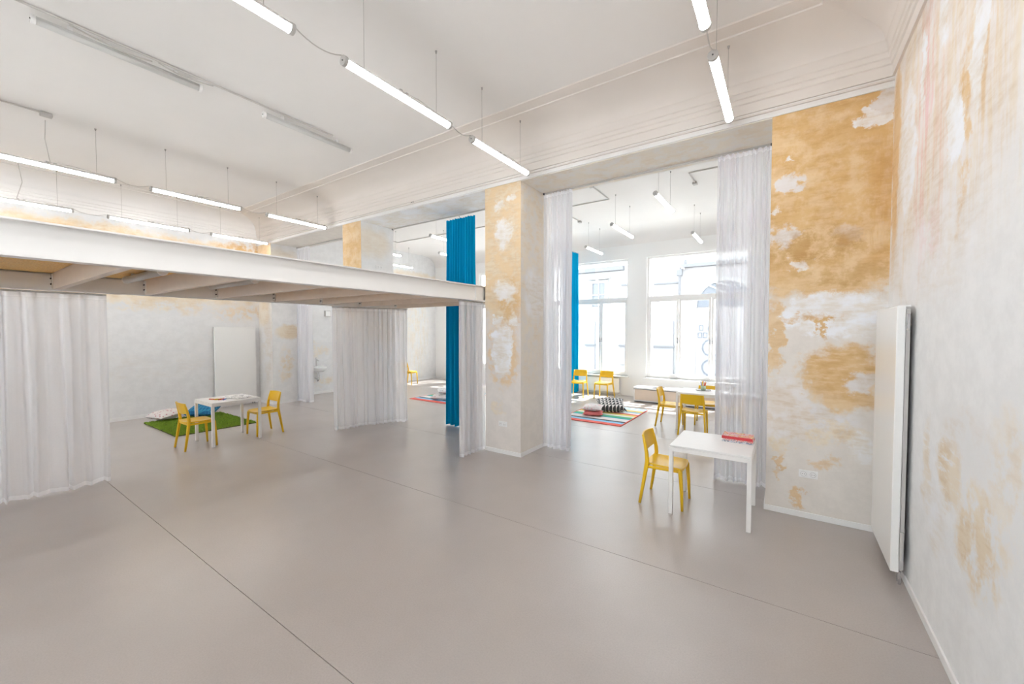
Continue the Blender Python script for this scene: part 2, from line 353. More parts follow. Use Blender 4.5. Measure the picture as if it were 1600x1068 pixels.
# baseboards
def baseboard(name, lo, hi, label):
    o = plain(MB().box(lo, hi), name, 'white', label, 'baseboard', bevel=.004); return o
t_ = .014; hb = .06
baseboard('baseboard_right', (XR-t_, YN, 0), (XR, YP, hb), 'white baseboard along the right wall')
baseboard('baseboard_left', (XL, YN, 0), (XL+t_, YF, hb+.02), 'white baseboard along the far left wall')
baseboard('baseboard_middle', (-.142-t_, YP-t_, 0), (XR-t_, YP, hb), 'white baseboard under the ochre corner pilaster')
for (x0, x1, lab) in ((-4.0, -3.32, 'white baseboard round the pillar at the loft end'), (-7.87, -7.24, 'white baseboard round the pillar behind the middle curtain'), (XL+t_, -11.03, 'white baseboard round the farthest pilaster')):
    plain(MB().box((x0, YP-t_, 0), (x1+t_, YP, hb)).box((x1, YP, 0), (x1+t_, YB, hb)), 'baseboard_middle', 'white', lab, 'baseboard')
plain(MB().box((-.142-t_, YP, 0), (-.142, YB, hb)), 'baseboard_middle', 'white', 'white baseboard on the reveal of the ochre pilaster', 'baseboard')

# window wall
WIN = [(-11.15, -9.99), (-9.47, -6.92), (-6.40, -3.83), (-3.30, -.75)]  # first span is an added window, bringing sun to the far room's left
SZ, TZ = .58, 4.05
mb = MB()
xs = [XL] + [v for q in WIN for v in q] + [XR]
for i in range(0, len(xs), 2): mb.box((xs[i], YF, 0), (xs[i+1], YF+.5, ZC))
for a, b in WIN: mb.box((a, YF, 0), (b, YF+.5, SZ)).box((a, YF, TZ), (b, YF+.5, ZC))
M['farwall'] = simple('far_room_paint', (.88, .875, .865, 1), .7, var=.02, scale=1.5)
plain(mb, 'wall_front', 'farwall', 'far white wall with a row of tall windows', 'wall')
def window(n, a, b, label):
    root = struct(bpy.data.objects.new('window_%d' % n, None), label, 'window'); COL.objects.link(root); root.location = (a, YF+.07, SZ)
    W, Hh = b-a, TZ-SZ; tr = 2.87-SZ; fw = .055
    f = MB().box((0, 0, 0), (fw, .08, Hh)).box((W-fw, 0, 0), (W, .08, Hh)).box((fw, 0, 0), (W-fw, .08, fw)).box((fw, 0, Hh-fw), (W-fw, .08, Hh)).box((fw, -.015, tr-.05), (W-fw, .08, tr+.05))
    f.obj('window_frame', 'white', root)
    k = 3; cw = (W-2*fw)/k
    for i in range(k):
        x0 = fw+i*cw; x1 = x0+cw
        c = MB()
        s_ = .06
        z0, z1 = fw, tr-.05
        c.box((x0+.004, .005, z0), (x0+s_, .06, z1)).box((x1-s_, .005, z0), (x1-.004, .06, z1)).box((x0+s_, .005, z0), (x1-s_, .06, z0+.07)).box((x0+s_, .005, z1-.06), (x1-s_, .06, z1))
        co = c.obj('casement', 'white', root)
        MB().box((x0+s_, .03, z0+.07), (x1-s_, .036, z1-.06)).obj('pane', 'glass', co)
        hx = x1-.03 if i < 2 else x0+.03
        MB().box((hx-.012, -.01, 1.0), (hx+.012, .005, 1.14)).sweep([(hx, -.01, 1.1), (hx, -.045, 1.1), (hx, -.05, 1.0)], .009, n=8).obj('handle', 'steel', co)
    MB().box((fw, .03, tr+.05), (W-fw, .036, Hh-fw)).obj('pane', 'glass', root)
    MB().box((-.04, -.19, -.03), (W+.04, .0, 0)).obj('window_sill', 'white', root, bevel=.006)
    # outer window of the double glazing
    g = MB().box((0, .34, 0), (.07, .40, Hh)).box((W-.07, .34, 0), (W, .40, Hh)).box((.07, .34, 0), (W-.07, .40, .07)).box((.07, .34, Hh-.1), (W-.07, .40, Hh)).box((.07, .34, tr-.04), (W-.07, .40, tr+.04))
    for i in (1, 2): g.box((fw+i*cw-.045, .34, .07), (fw+i*cw+.045, .40, tr-.04))
    g.obj('outer_frame', 'white', root)
window(7, *WIN[0], 'narrow window added in the far corner beyond the blue curtain to let sun in'); window(1, *WIN[1], 'far window hidden behind the pillar and blue curtain'); window(2, *WIN[2], 'tall white window behind the two chairs by the blue curtain'); window(3, *WIN[3], 'tall white window behind the low shelf bench')

# ================================================================== OUTSIDE
M['fac'] = simple('pale_render', (.185, .185, .185, 1), .9, var=.03, scale=1)
M['fac2'] = simple('pale_pinkish_render', (.165, .157, .157, 1), .9, var=.03, scale=1)
M['facg'] = simple('grey_stone_band', (.075, .075, .08, 1), .9)
M['facw'] = simple('facade_window_glass', (.05, .056, .068, 1), .3)
M['asph'] = simple('pale_paving', (.45, .45, .44, 1), .9, scale=3)
st = plain(MB().box((-30, YF+.5, -.6), (14, 20.2, -.35)), 'street', 'asph', 'pale street paving outside the windows', 'street')
YO = 20.0
ho = thing('town_house', 'pale stuccoed house with round arch across the street', 'house', (0, 0, 0))
MB().box((-4.08, YO+.1, -.4), (12, YO+3, 9.5)).obj('wall', 'fac2', ho)
MB().box((-4.08, YO-.15, 4.85), (12, YO+.1, 5.0)).obj('cornice', 'facg', ho)
MB().box((-4.08, YO-.05, 5.0), (12, YO+.1, 5.25)).obj('cornice', 'fac', ho)
mb = MB(); cx, cz, r = -2.2, 3.0, 1.15
ring = [(cx+r*math.cos(PI*k/16), YO+.06, cz+r*math.sin(PI*k/16)) for k in range(17)]; ring2 = [(x, YO+.16, z) for x, y, z in ring]
mb.add(ring+ring2, [tuple(range(17))]+[(i, i+1, i+18, i+17) for i in range(16)])
mb.obj('arched_window', 'facw', ho)
mb = MB(); R2 = r+.18
o1 = [(cx+q*math.cos(PI*k/16), YO+y_, cz+q*math.sin(PI*k/16)) for y_ in (.02, .1) for q in (r, R2) for k in range(17)]
mb.add(o1, [(i, i+1, i+18, i+17) for i in range(16)]+[(17+i, 18+i, 52+i, 51+i) for i in range(16)]); mb.obj('arch_surround', 'fac', ho)
MB().sweep([(cx+.2, YO-.1, cz+.9), (cx-.6, YO-.05, cz+1.15)], .03, n=8).sweep([(cx-.9, YO-.1, cz+1.1), (cx+.4, YO-.12, cz+.4)], .035, n=8).obj('flag_pole', 'fac', ho)
dp = MB().sweep([(-4.1, YO-.02, -.3), (-4.1, YO-.02, 4.5)], .05, n=10).obj('drain_pipe', 'facg', ho)
MB().box((-4.22, YO-.1, 4.5), (-3.98, YO+.05, 4.75)).sweep([(-4.1, YO-.02, 4.7), (-3.85, YO-.05, 5.0), (-3.85, YO-.05, 5.4)], .06, n=8).obj('hopper', 'facg', dp)
sh = MB().box((-3.35, YO+.02, -.35), (-2.45, YO+.12, 2.75)).obj('shop_panel', 'facg', ho)
M['facl'] = simple('light_grey_panel', (.135, .135, .148, 1), .7); sh.data.materials.clear(); sh.data.materials.append(M['facl'])
for (x, z, r_) in ((-2.72, 1.15, .40), (-2.72, .25, .40)):
    m_ = MB(); n_ = 28
    vv = [(x+q*math.cos(2*PI*k/n_), YO+.0, z+q*math.sin(2*PI*k/n_)) for q in (r_, r_-.07) for k in range(n_)]
    m_.add(vv, [(k, (k+1) % n_, n_+(k+1) % n_, n_+k) for k in range(n_)])
    m2 = MB(); m2.add([(a, b-.0, c) for a, b, c in m_.v], m_.f); m2.add([(a, b+.03, c) for a, b, c in m_.v], m_.f)
    m2.obj('wheel_graphic', 'facw', sh)
MB().lathe([(0, 0), (.16, 0), (.16, .02), (0, .02)]).obj('disc_graphic', 'facw', sh)
bpy.data.objects['disc_graphic'].location = (-2.72, YO+.01, 2.02); bpy.data.objects['disc_graphic'].rotation_euler = (PI/2, 0, 0)
for (x, z) in ((-3.15, 2.05), (-3.2, 1.72), (-2.98, 1.72)):
    g_ = MB().box((x-.09, YO-.0, z-.12), (x-.06, YO+.02, z+.12)).box((x+.06, YO-.0, z-.12), (x+.09, YO+.02, z+.12)).box((x-.06, YO-.0, z+.09), (x+.06, YO+.02, z+.12)).box((x-.06, YO-.0, z-.12), (x+.06, YO+.02, z-.09))
    g_.obj('square_graphic', 'facw', sh)
h2 = thing('town_house', 'white plastered house with small attic window across the street', 'house', (0, 0, 0))
MB().box((-30, YO+.1, -.4), (-4.1, YO+3, 9.0)).obj('wall', 'fac', h2)
MB().box((-30, YO-.2, 4.98), (-6.75, YO+.1, 5.2)).obj('cornice', 'facg', h2)
MB().box((-5.3, YO-.02, 4.15), (-4.15, YO+.1, 4.22)).obj('ledge', 'facg', h2); MB().box((-6.9, YO-.02, 4.2), (-6.2, YO+.1, 4.28)).obj('ledge', 'facg', h2)
def fwin(x0, x1, z0, z1, root):
    f = MB().box((x0-.14, YO-.02, z0), (x0, YO+.1, z1+.14)).box((x1, YO-.02, z0), (x1+.14, YO+.1, z1+.14)).box((x0, YO-.02, z1), (x1, YO+.1, z1+.14)).box((x0-.25, YO-.1, z1+.2), (x1+.25, YO+.1, z1+.3)).obj('window_surround', 'fac', root)
    MB().box((x0, YO+.04, z0), (x1, YO+.1, z1)).obj('pane', 'facw', f)
    MB().box(((x0+x1)/2-.03, YO+.0, z0), ((x0+x1)/2+.03, YO+.05, z1)).box((x0, YO, (z0+z1)/2-.03), (x1, YO+.05, (z0+z1)/2+.03)).obj('glazing_bar', 'fac', f)
fwin(-8.45, -7.75, 3.2, 4.4, h2); fwin(-11.5, -10.8, 3.2, 4.4, h2)
M['facv'] = simple('faint_grey_panel', (.14, .14, .152, 1), .9)
for (x0, x1, z0, z1) in ((-5.4, -4.35, -.3, 2.4), (-6.95, -6.25, .2, 2.6), (-8.8, -8.3, -.3, 2.4), (-10.6, -9.6, -.3, 2.4)):
    d_ = MB().box((x0, YO+.0, z0), (x1, YO+.12, z1)).obj('shutter', 'facv', h2)
    MB().box((x0-.05, YO-.06, 1.12), (x1+.05, YO+.02, 1.2)).obj('rail', 'facg', d_)

# ================================================================== LOFT
loft = thing('mezzanine', 'white steel and timber loft platform with strand board underside', 'mezzanine', (0, 0, 0))
def ibeam(name, x, y0, y1, z0, z1, hw=.055, ft=.012, wt=.008):
    return MB().box((x-hw, y0, z0), (x+hw, y1, z0+ft)).box((x-hw, y0, z1-ft), (x+hw, y1, z1)).box((x-wt/2, y0, z0+ft), (x+wt/2, y1, z1-ft)).obj(name, 'steelw', loft)
LY0, LY1 = YN+.02, 5.93
eb = ibeam('edge_beam', -4.062, LY0, LY1, 2.415, 2.655, hw=.058)
MB().box((-4.06, LY1-1.0, 2.43), (-4.03, LY1-.82+.0, 2.64)).obj('stiffener_plate', 'steelw', eb)
lb = ibeam('ledger_beam', -7.165, LY0, LY1, 2.415, 2.655, hw=.055)
MB().box((-7.105, LY0, 2.43), (-7.10, LY1, 2.60)).obj('fascia_plate', 'steelw', lb)
JY = [.9+.82*k for k in range(-4, 7)]; JY[-1] = 5.89
JX0, JX1 = -7.10, -4.075
jm = MB().box((JX0, -.03, 0), (JX1, .03, .19)).mesh('joist'); jm.materials.append(M['timber'])
pm = MB().box((JX0, -.042, .015), (JX0+.07, -.031, .175)).mesh('connector_plate'); pm.materials.append(M['steelw'])
bo_m = MB().sweep([(0, -.041, 0), (0, -.050, 0)], .009, n=8).mesh('bolt'); bo_m.materials.append(M['dark'])
for y in JY:
    j = bpy.data.objects.new('joist', jm); COL.objects.link(j); j.parent = loft; j.location = (0, y, 2.425)
    p_ = bpy.data.objects.new('connector_plate', pm); COL.objects.link(p_); p_.parent = j
    for dz in (.06, .125):
        for dx in (.018, .05):
            q_ = bpy.data.objects.new('bolt', bo_m); COL.objects.link(q_); q_.parent = j; q_.location = (JX0+dx, 0, dz)
for a, b in zip([LY0+.03]+JY, JY):
    if b-a < .1: continue
    MB().box((JX0, a+.003, 2.616), (JX1, b-.003, 2.645)).obj('deck_panel', 'osb', loft)
MB().box((JX0, LY0, 2.655), (JX1, LY1, 2.66)).obj('deck_top', 'white', loft)

# ================================================================== TUBE LAMPS
LZ, LR = 4.17, .036
def tube_shell(L, R_, a0, a1, n=14):
    mb = MB(); vs = []
    for y in (-L, L):
        for r in (R_, R_-.004):
            for k in range(n+1):
                a = math.radians(a0+(a1-a0)*k/n); vs.append((r*math.cos(a), y, r*math.sin(a)))
    K = n+1; fs = []
    for k in range(n):
        fs += [(k, k+1, 2*K+k+1, 2*K+k), (K+k, 3*K+k, 3*K+k+1, K+k+1), (k, K+k, K+k+1, k+1), (2*K+k, 2*K+k+1, 3*K+k+1, 3*K+k)]
    fs += [(0, 2*K, 3*K, K), (n, K+n, 3*K+n, 2*K+n)]
    return mb.add(vs, fs)
def lamp(x, y0, y1, z, label, group, lit=True, wires=True, ztop=None, link_to=None):
    root = thing('tube_lamp', label, 'lamp', (x, (y0+y1)/2, z), 0, group)
    L = (y1-y0)/2; R_ = LR
    tube_shell(L-.025, R_, 172, 368).obj('diffuser', 'lit' if lit else 'unlit', root).data.shade_smooth()
    tube_shell(L-.025, R_+.001, 8, 172).obj('housing', 'white' if lit else 'unlit', root).data.shade_smooth()
    for s in (-1, 1):
        c = MB().sweep([(0, s*(L-.03), 0), (0, s*L, 0)], R_+.005, n=18).obj('end_cap', 'grey' if lit else 'white', root)
        MB().sweep([(0, s*(L-.002), 0), (0, s*(L+.006), 0)], .006, n=8).obj('screw', 'dark', c)
    if wires:
        for s in (-1, 1):
            yy = s*L*.68; yw = (y0+y1)/2+yy
            zt = (ZC if ztop is None else ztop)
            if yw > YP-.58 and ztop is None and yw < YP: zt = 4.61+.215*math.sqrt(max(0, 1-((yw-(YP-.56))/.475)**2))-.0
            w_ = MB().sweep([(0, yy, R_), (0, yy, zt-z)], .0018, n=6).obj('suspension_wire', 'wire', root)
            MB().lathe([(.001, -.03), (.006, -.028), (.012, -.004), (.012, 0)], (0, yy, zt-z), 10).obj('ceiling_anchor', 'wire', w_)
        for q in (-.035, .035): MB().box((-.012, q-.015, R_), (.012, q+.015, R_+.02)).obj('cable_clip', 'grey', root)
        cb_ = MB().sweep([(0, -.03, R_+.012), (0, L*.3, R_+.03), (0, L*.65, R_+.012), (0, L, R_+.006)], .0035, n=6).obj('power_cable', 'cable', root)
    if link_to is not None:
        g = link_to-y1-.012; pts = []
        for k in range(9):
            u = k/8; pts.append((0, L+g*u, R_*.9-.05*4*u*(1-u)-.0))
        MB().sweep(pts, .005, n=6).obj('link_cable', 'cable', root)
    return root
S = 2.22/2.15
rows = [
 (-.515, 'row beside the right wall', [(-2.4, -1.15), (-.75, .5), (.95, 2.2), (1.95+.0, 3.28), (3.62, 4.85)]),
 (-3.045, 'row above the open floor', [(-2.9, -1.65), (-1.3, -.05), (.32, 1.60), (2.00, 3.28), (3.64, 4.88)]),
 (-8.27, 'row over the loft side', [(-2.9, -1.65), (-1.2, .05), (.40, 1.68), (2.06, 3.34), (3.77, 4.99)]),
 (-11.0, 'row nearest the far left wall', [(-2.9, -1.65), (-1.2, .05), (.40, 1.64), (2.09, 3.40), (3.80, 5.04)])]
rows[0] = (-.515, rows[0][1], [(-2.4, -1.15), (-.75, .5), (.85, 1.62), (1.98, 3.28), (3.64, 4.85)])
names5 = ['unseen', 'unseen', 'nearest in view', 'middle', 'last before the pillars']
rowname = {0: 'lit tube lamp by the right wall', 1: 'lit tube lamp over the open floor', 2: 'lit tube lamp in the nearer row over the loft', 3: 'lit tube lamp in the back row over the loft'}
lab = {(0, 0): 'lit tube lamp behind the viewer near the right wall', (0, 1): 'lit tube lamp just behind the viewer near the right wall', (0, 2): 'lit tube lamp overhead above the viewer', (0, 3): 'lit tube lamp cut by the top edge near the right wall', (0, 4): 'large lit tube lamp hanging in front of the ochre pilaster head',
 (1, 0): 'lit tube lamp far behind the viewer over open floor', (1, 1): 'lit tube lamp beside the viewer over open floor', (1, 2): 'lit tube lamp cut by the top edge left of centre', (1, 3): 'longest lit tube lamp at upper centre', (1, 4): 'lit tube lamp ending in front of the middle pillar head',
 (2, 0): 'lit tube lamp over the loft far behind the viewer', (2, 1): 'lit tube lamp over the loft out of the left edge', (2, 2): 'lit tube lamp in the upper loft row touching the left edge', (2, 3): 'lit tube lamp in the middle of the upper loft row', (2, 4): 'lit tube lamp at the right end of the upper loft row',
 (3, 0): 'lit tube lamp of the lower row far behind the viewer', (3, 1): 'lit tube lamp of the lower row out of the left edge', (3, 2): 'lit tube lamp in the lower loft row touching the left edge', (3, 3): 'lit tube lamp in the middle of the lower loft row', (3, 4): 'lit tube lamp at the right end of the lower loft row'}
for ri, (x, rn, spans) in enumerate(rows):
    for li, (a, b) in enumerate(spans):
        nx = spans[li+1][0] if li+1 < len(spans) else None
        lp = lamp(x, a, b, LZ, lab[(ri, li)], 'pendant tube lamps of the front room', link_to=nx)
        if (ri, li) == (2, 2): MB().sweep([(0, -.04, .60), (.0, -.05, .35), (0.01, -.01, .05)], .005, n=6).obj('drop_cable', 'cable', lp)
        if (ri, li) == (3, 2): MB().sweep([(0, -.02, .66), (.0, .02, .35), (0.01, -.05, .05)], .005, n=6).obj('drop_cable', 'cable', lp)
# ceiling mounted tubes, switched off
for k, (a, b, lb_) in enumerate(((.62, 1.91, 'unlit tube lamp fixed to the ceiling at upper left'), (2.58, 3.87, 'unlit tube lamp fixed to the ceiling nearer the cornice'))):
    t = lamp(-5.70, a, b, ZC-.075, lb_, 'unlit ceiling tubes', lit=False, wires=False)
    for yy in (-.4, .4): MB().box((-.02, yy-.015, .03), (.02, yy+.015, .075)).obj('bracket', 'white', t)
def conduit(label, pts, box_ends=(), r=.011, name='cable_conduit', group=None):
    o = thing(name, label, 'conduit', pts[0], 0, group); p0 = Vector(pts[0])
    for a, b in zip(pts, pts[1:]):
        MB().sweep([Vector(a)-p0, Vector(b)-p0], r, n=8).obj('pipe', 'cable', o)
    for q in box_ends:
        q = Vector(q)-p0; MB().box((q.x-.04, q.y-.055, q.z-.035), (q.x+.04, q.y+.055, q.z+.012)).obj('junction_box', 'grey', o, bevel=.006)
    return o
c_ = conduit('conduit running along the ceiling beside the unlit tubes', [(-5.60, -2.5, ZC-.016), (-5.60, 3.5, ZC-.016)])
MB().sweep([(-.02, 3.35, -.01), (-.03, 3.5, -.03), (-.035, 3.75, -.045), (-.03, 3.95, -.02)], .008, n=6).obj('loose_cable', 'cable', c_)
MB().sweep([(-.02, 4.0, -.01), (-.03, 4.1, -.03), (-.035, 4.25, -.045), (-.02, 4.5, -.01)], .008, n=6).obj('loose_cable', 'cable', c_)
c_ = conduit('conduit with junction box above the upper loft lamps', [(-8.20, -2.5, ZC-.016), (-8.20, .95, ZC-.016)], [(-8.20, 1.0, ZC-.02)])
# far room lamps
FL = [(-1.77, 6.74, 7.96, 'far room tube lamp highest in the open doorway'), (-1.77, 9.93, 11.1, 'far room tube lamp in front of the right window'), (-3.04, 8.2, 9.6, 'far room tube lamp between the two right windows'), (-4.42, 10.0, 11.15, 'far room tube lamp next to the far blue curtain'),
      (-6.9, 6.74, 7.96, 'far room tube lamp just left of the blue curtain'), (-8.25, 8.4, 9.6, 'far room tube lamp half behind the blue curtain'), (-9.5, 6.85, 8.09, 'far room tube lamp just right of the pale pillar'), (-11.0, 8.75, 9.9, 'lowest far room tube lamp above the loft edge')]
for x, a, b, l in FL: lamp(x, a, b, LZ, l, 'pendant tube lamps of the far room', ztop=ZC)
ZQ = ZC-.014
conduit('zigzag conduit on the far ceiling left of the lamps', [(-5.6, 6.9, ZQ), (-3.25, 6.9, ZQ), (-3.25, 8.6, ZQ), (-4.55, 8.6, ZQ), (-4.55, 9.9, ZQ)], [(-3.25, 7.6, ZQ), (-4.55, 9.9, ZQ)])
conduit('short conduit on the far ceiling by the right curtain', [(.5, 6.6, ZQ), (-1.6, 6.6, ZQ), (-1.6, 6.1, ZQ)], [])
conduit('bent conduit on the far ceiling beside the right curtain', [(.5, 8.0, ZQ), (-1.5, 8.0, ZQ), (-1.5, 8.6, ZQ)], [(-1.5, 8.6, ZQ)])
conduit('looped conduit on the far ceiling seen above the loft', [(-10.5, 6.5, ZQ), (-8.6, 6.5, ZQ), (-8.6, 7.2, ZQ), (-10.5, 7.2, ZQ)], [(-8.6, 6.85, ZQ)])
conduit('long conduit on the far ceiling seen above the loft', [(-10.6, 6.6, ZQ), (-10.6, 8.9, ZQ), (-6.0, 8.9, ZQ)], [(-10.6, 7.6, ZQ)])
# lamps under the loft
for y, l in ((1.42, 'unlit tube lamp between the loft joists at left'), (2.30, 'unlit tube lamp between the next loft joists')):
    t = thing('tube_lamp', l, 'lamp', (-6.0, y, 2.56), 0, 'unlit tubes under the loft')
    MB().sweep([(-.64, 0, 0), (.64, 0, 0)], .042, n=16, side=(0, 1, 0)).obj('diffuser', 'unlit', t, smooth=True)
    for s in (-1, 1):
        MB().sweep([(s*.63, 0, 0), (s*.66, 0, 0)], .045, n=16, side=(0, 1, 0)).obj('end_cap', 'white', t)
        MB().box((s*.4-.02, -.015, .03), (s*.4+.02, .015, .057)).obj('bracket', 'white', t)

# ================================================================== CURTAINS
def curtain(label, path, z0, z1, folds, amp, mat='sheer', group=None, seed=1, flare=0.0, rail=True, hem=.05, railmat='grey', tape=.05):
    rnd = random.Random(seed)
    P = [Vector((x, y)) for x, y in path]; seg = [(b-a).length for a, b in zip(P, P[1:])]; T = sum(seg)
    base = P[0]
    root = thing('curtain', label, 'curtain', (base.x, base.y, z0), 0, group)
    ph = [rnd.uniform(-1, 1) for _ in range(folds*2+3)]; am = [rnd.uniform(.25, 1.5) for _ in range(folds*2+3)]
    lean = [rnd.uniform(-1, 1) for _ in range(folds*2+3)]
    def at(t):
        d = t*T
        for i, s_ in enumerate(seg):
            if d <= s_ or i == len(seg)-1:
                u = (P[i+1]-P[i])/s_; return P[i]+u*d, Vector((-u.y, u.x)), u
            d -= s_
    def lerp(arr, x):
        i = int(x); f = x-i; f = f*f*(3-2*f); i = min(i, len(arr)-2); return arr[i]*(1-f)+arr[i+1]*f
    H_ = z1-z0
    def fn(t, z):
        p, n, u = at(t); v = (z1-z)/H_
        k = t*folds*2
        th = 2*PI*folds*t + lerp(ph, k)*1.6 + .5*v*lerp(lean, k)
        a_ = amp*lerp(am, k)*(.55+.45*min(1, v*2.5))
        off = a_*math.sin(th) + .35*a_*math.sin(2.3*th+1.0)*v
        slide = .35*a_*math.sin(th*.5+2*v)*v + flare*(t-.5)*v
        q = p+n*off+u*slide
        return (q.x-base.x, q.y-base.y, z-z0)
    nu = folds*12
    def part(name, za, zb, nv, m_, push=0):
        o = MB().grid(lambda i, j: fn(i, za+(zb-za)*j), nu, nv).obj(name, m_, root); o.data.shade_smooth(); return o
    if mat == 'sheer':
        part('cloth', z0+hem, z1-tape, 10, 'sheer'); part('hem', z0, z0+hem, 2, 'sheer_hem'); part('heading_tape', z1-tape, z1, 1, 'sheer_hem')
    else:
        part('cloth', z0, z1-tape, 10, mat); part('heading_tape', z1-tape, z1, 1, mat)
    if rail:
        MB().sweep([(p.x-base.x, p.y-base.y, z1-z0+.01) for p in P], .012, .012, n=8, side=(0, 0, 1)).obj('rail', railmat, root)
    return root
G1 = 'white sheer curtains'
curtain('wide white sheer curtain hanging under the loft near the green rug', [(-7.17, -1.2), (-7.17, 1.33)], .015, 2.385, 19, .052, group=G1, seed=3)
curtain('white sheer curtain under the loft gathered round the hidden pillar', [(-7.17, 4.42), (-7.06, 5.0), (-6.90, 5.35), (-6.62, 5.80)], .012, 2.385, 15, .045, group=G1, seed=5)
curtain('narrow white sheer curtain bunched at the end of the loft beam', [(-4.06, 4.55), (-4.06, 5.12)], .012, 2.385, 7, .045, group=G1, seed=8)
RZ = ZS-.036
curtain('tall white sheer curtain against the pillar with the socket, loft end', [(-3.31, 5.80), (-2.80, 5.80)], .015, RZ, 9, .055, group=G1, seed=11, rail=False)
curtain('tall white sheer curtain hanging behind the table with magazines', [(-.74, 5.80), (-.155, 5.80)], .015, RZ, 10, .05, group=G1, seed=13, rail=False)
curtain('white sheer curtain beside the farthest pilaster', [(-11.02, 5.80), (-10.45, 5.80)], .015, RZ, 8, .05, group=G1, seed=15, rail=False)
curtain('tall blue curtain hanging in the middle opening beside the pillar', [(-5.72, 6.04), (-4.97, 6.04)], .02, RZ+.0, 11, .055, 'blue', seed=17, rail=False)
curtain('blue curtain hanging beside the far window', [(-5.38, 10.72), (-5.38, 11.58)], .02, 4.33, 8, .045, 'blue', seed=19)
for a, b, l in ((-3.32, -.142, 'dark curtain rail under the soffit of the right opening'), (-7.24, -4.0, 'dark curtain rail under the soffit of the middle opening'), (-11.03, -7.87, 'dark curtain rail under the soffit of the far opening')):
    yy = 5.80 if a != -7.24 else 5.92
    rr = thing('curtain_rail', l, 'curtain rail', (a, yy, ZS-.008), 0, 'curtain rails')
    MB().box((.01, -.012, -.022), (b-a-.01, .012, 0)).obj('track', 'grey', rr)
    for s in (.02, b-a-.02): MB().box((s-.012, -.018, -.028), (s+.012, .018, 0)).obj('end_stop', 'dark', rr)

# ================================================================== RADIATORS
def vrad(label, loc, rz, W, Hh, D=.085):
    """flat vertical panel radiator; local +Y faces the room, x along the wall, origin at wall/floor"""
    r = thing('vertical_radiator', label, 'radiator', loc, rz)
    z0 = .10
    MB().box((-W/2, .055, z0), (W/2, .055+.05, z0+Hh)).obj('front_panel', 'rad', r, bevel=.006)
    MB().box((-W/2+.012, .028, z0+.02), (W/2-.012, .052, z0+Hh-.02)).obj('rear_panel', 'grey', r)
    MB().box((-W/2, .03, z0+Hh-.004), (W/2, .1, z0+Hh+.006)).obj('top_grille', 'rad', r)
    for s in (-1, 1):
        for zz in (.25, Hh-.1): MB().box((s*W*.3-.03, 0, z0+zz-.05), (s*W*.3+.03, .03, z0+zz+.05)).obj('wall_bracket', 'grey', r)
    v = MB().sweep([(-W/2+.03, .045, z0), (-W/2+.03, .045, .0)], .009, n=10).obj('supply_pipe', 'steel', r)
    MB().sweep([(-W/2+.08, .045, z0), (-W/2+.08, .045, .0)], .009, n=10).obj('supply_pipe', 'steel', r)
    MB().sweep([(-W/2-.012, .045, z0+Hh-.18), (-W/2-.012, .045, z0+Hh-.06)], .011, n=10).obj('vent_valve', 'steel', r)
    MB().sweep([(-W/2-.012, .045, z0+.1), (-W/2-.012, .045, z0+.32)], .012, n=10).obj('thermostat_valve', 'grey', r)
    return r
vrad('tall white panel radiator in the corner by the ochre pilaster', (XR, 4.55, 0), PI/2, .82, 2.03)
vrad('tall white panel radiator beyond the loft table and green rug', (XL, 4.52, 0), -PI/2, .94, 1.92)
hr = thing('panel_radiator', 'low white panel radiator under the far window', 'radiator', (-4.72, YF-.012, 0))
MB().box((-.66, -.10, .08), (.66, -.04, .50)).obj('front_panel', 'rad', hr, bevel=.008)
MB().box((-.66, -.11, .495), (.66, -.035, .51)).obj('top_grille', 'rad', hr)
for q in (-.48, .48): MB().box((q-.02, -.04, .12), (q+.02, 0.01, .45)).obj('wall_bracket', 'grey', hr)
MB().sweep([(.62, -.06, .08), (.62, -.06, 0)], .009, n=8).obj('supply_pipe', 'steel', hr)

# ================================================================== SMALL WALL FITTINGS
def socket(label, loc, rz, n=2, name='wall_socket'):
    r = thing(name, label, 'socket', loc, rz)
    W = .08*n
    MB().box((-W/2, -.01, -.04), (W/2, 0, .04)).obj('face_plate', 'white', r, bevel=.003)
    for i in range(n):
        cx_ = -W/2+.04+.08*i
        a = MB().lathe([(.0, -.008), (.021, -.008), (.023, 0), (.026, .001)], n=20).obj('socket_well', 'grey', r); a.location = (cx_, -.0105, 0); a.rotation_euler = (PI/2, 0, 0)
        for s in (-1, 1): MB().box((cx_+s*.0095-.003, -.0135, -.003), (cx_+s*.0095+.003, -.012, .003)).obj('pin_hole', 'dark', r)
    return r
socket('double white socket low on the ochre corner pilaster', (.228, YP, .46), 0)
socket('double white socket low on the pillar at the loft end', (-3.65, YP, .47), 0)
socket('white socket on the side of the pillar above the loft', (-7.24, 5.56, 3.30), PI/2)
MB_ = thing('cable_outlet', 'small cable outlet on the lintel above the blue curtain', 'outlet', (-5.68, YP, 4.29))
MB().box((-.06, -.012, -.03), (.06, 0, .03)).obj('face_plate', 'cornice', MB_); 
for q in (-.022, .022): MB().box((q-.008, -.02, -.012), (q+.008, -.012, .012)).obj('terminal', 'dark', MB_)
bx_ = thing('wall_box', 'small grey box high on the far wall above the washbasin', 'box', (XL, 7.08, 2.46))
MB().box((0, -.09, -.09), (.05, .09, .09)).obj('body', 'grey', bx_, bevel=.006); MB().box((.05, -.075, -.075), (.056, .075, .075)).obj('cover', 'white', bx_)
sk = thing('washbasin', 'small white washbasin with tap on the far plaster wall', 'washbasin', (XL, 6.66, 0))
mb = MB().lathe([(.0, .02), (.10, .03), (.17, .08), (.20, .15), (.215, .155), (.225, .14), (.19, .05), (.12, 0), (0, 0)], (.22, 0, .70), 28); mb.obj('bowl', 'ceramic', sk, smooth=True)
MB().box((.0, -.22, .80), (.14, .22, .86)).obj('shelf', 'ceramic', sk, bevel=.01)
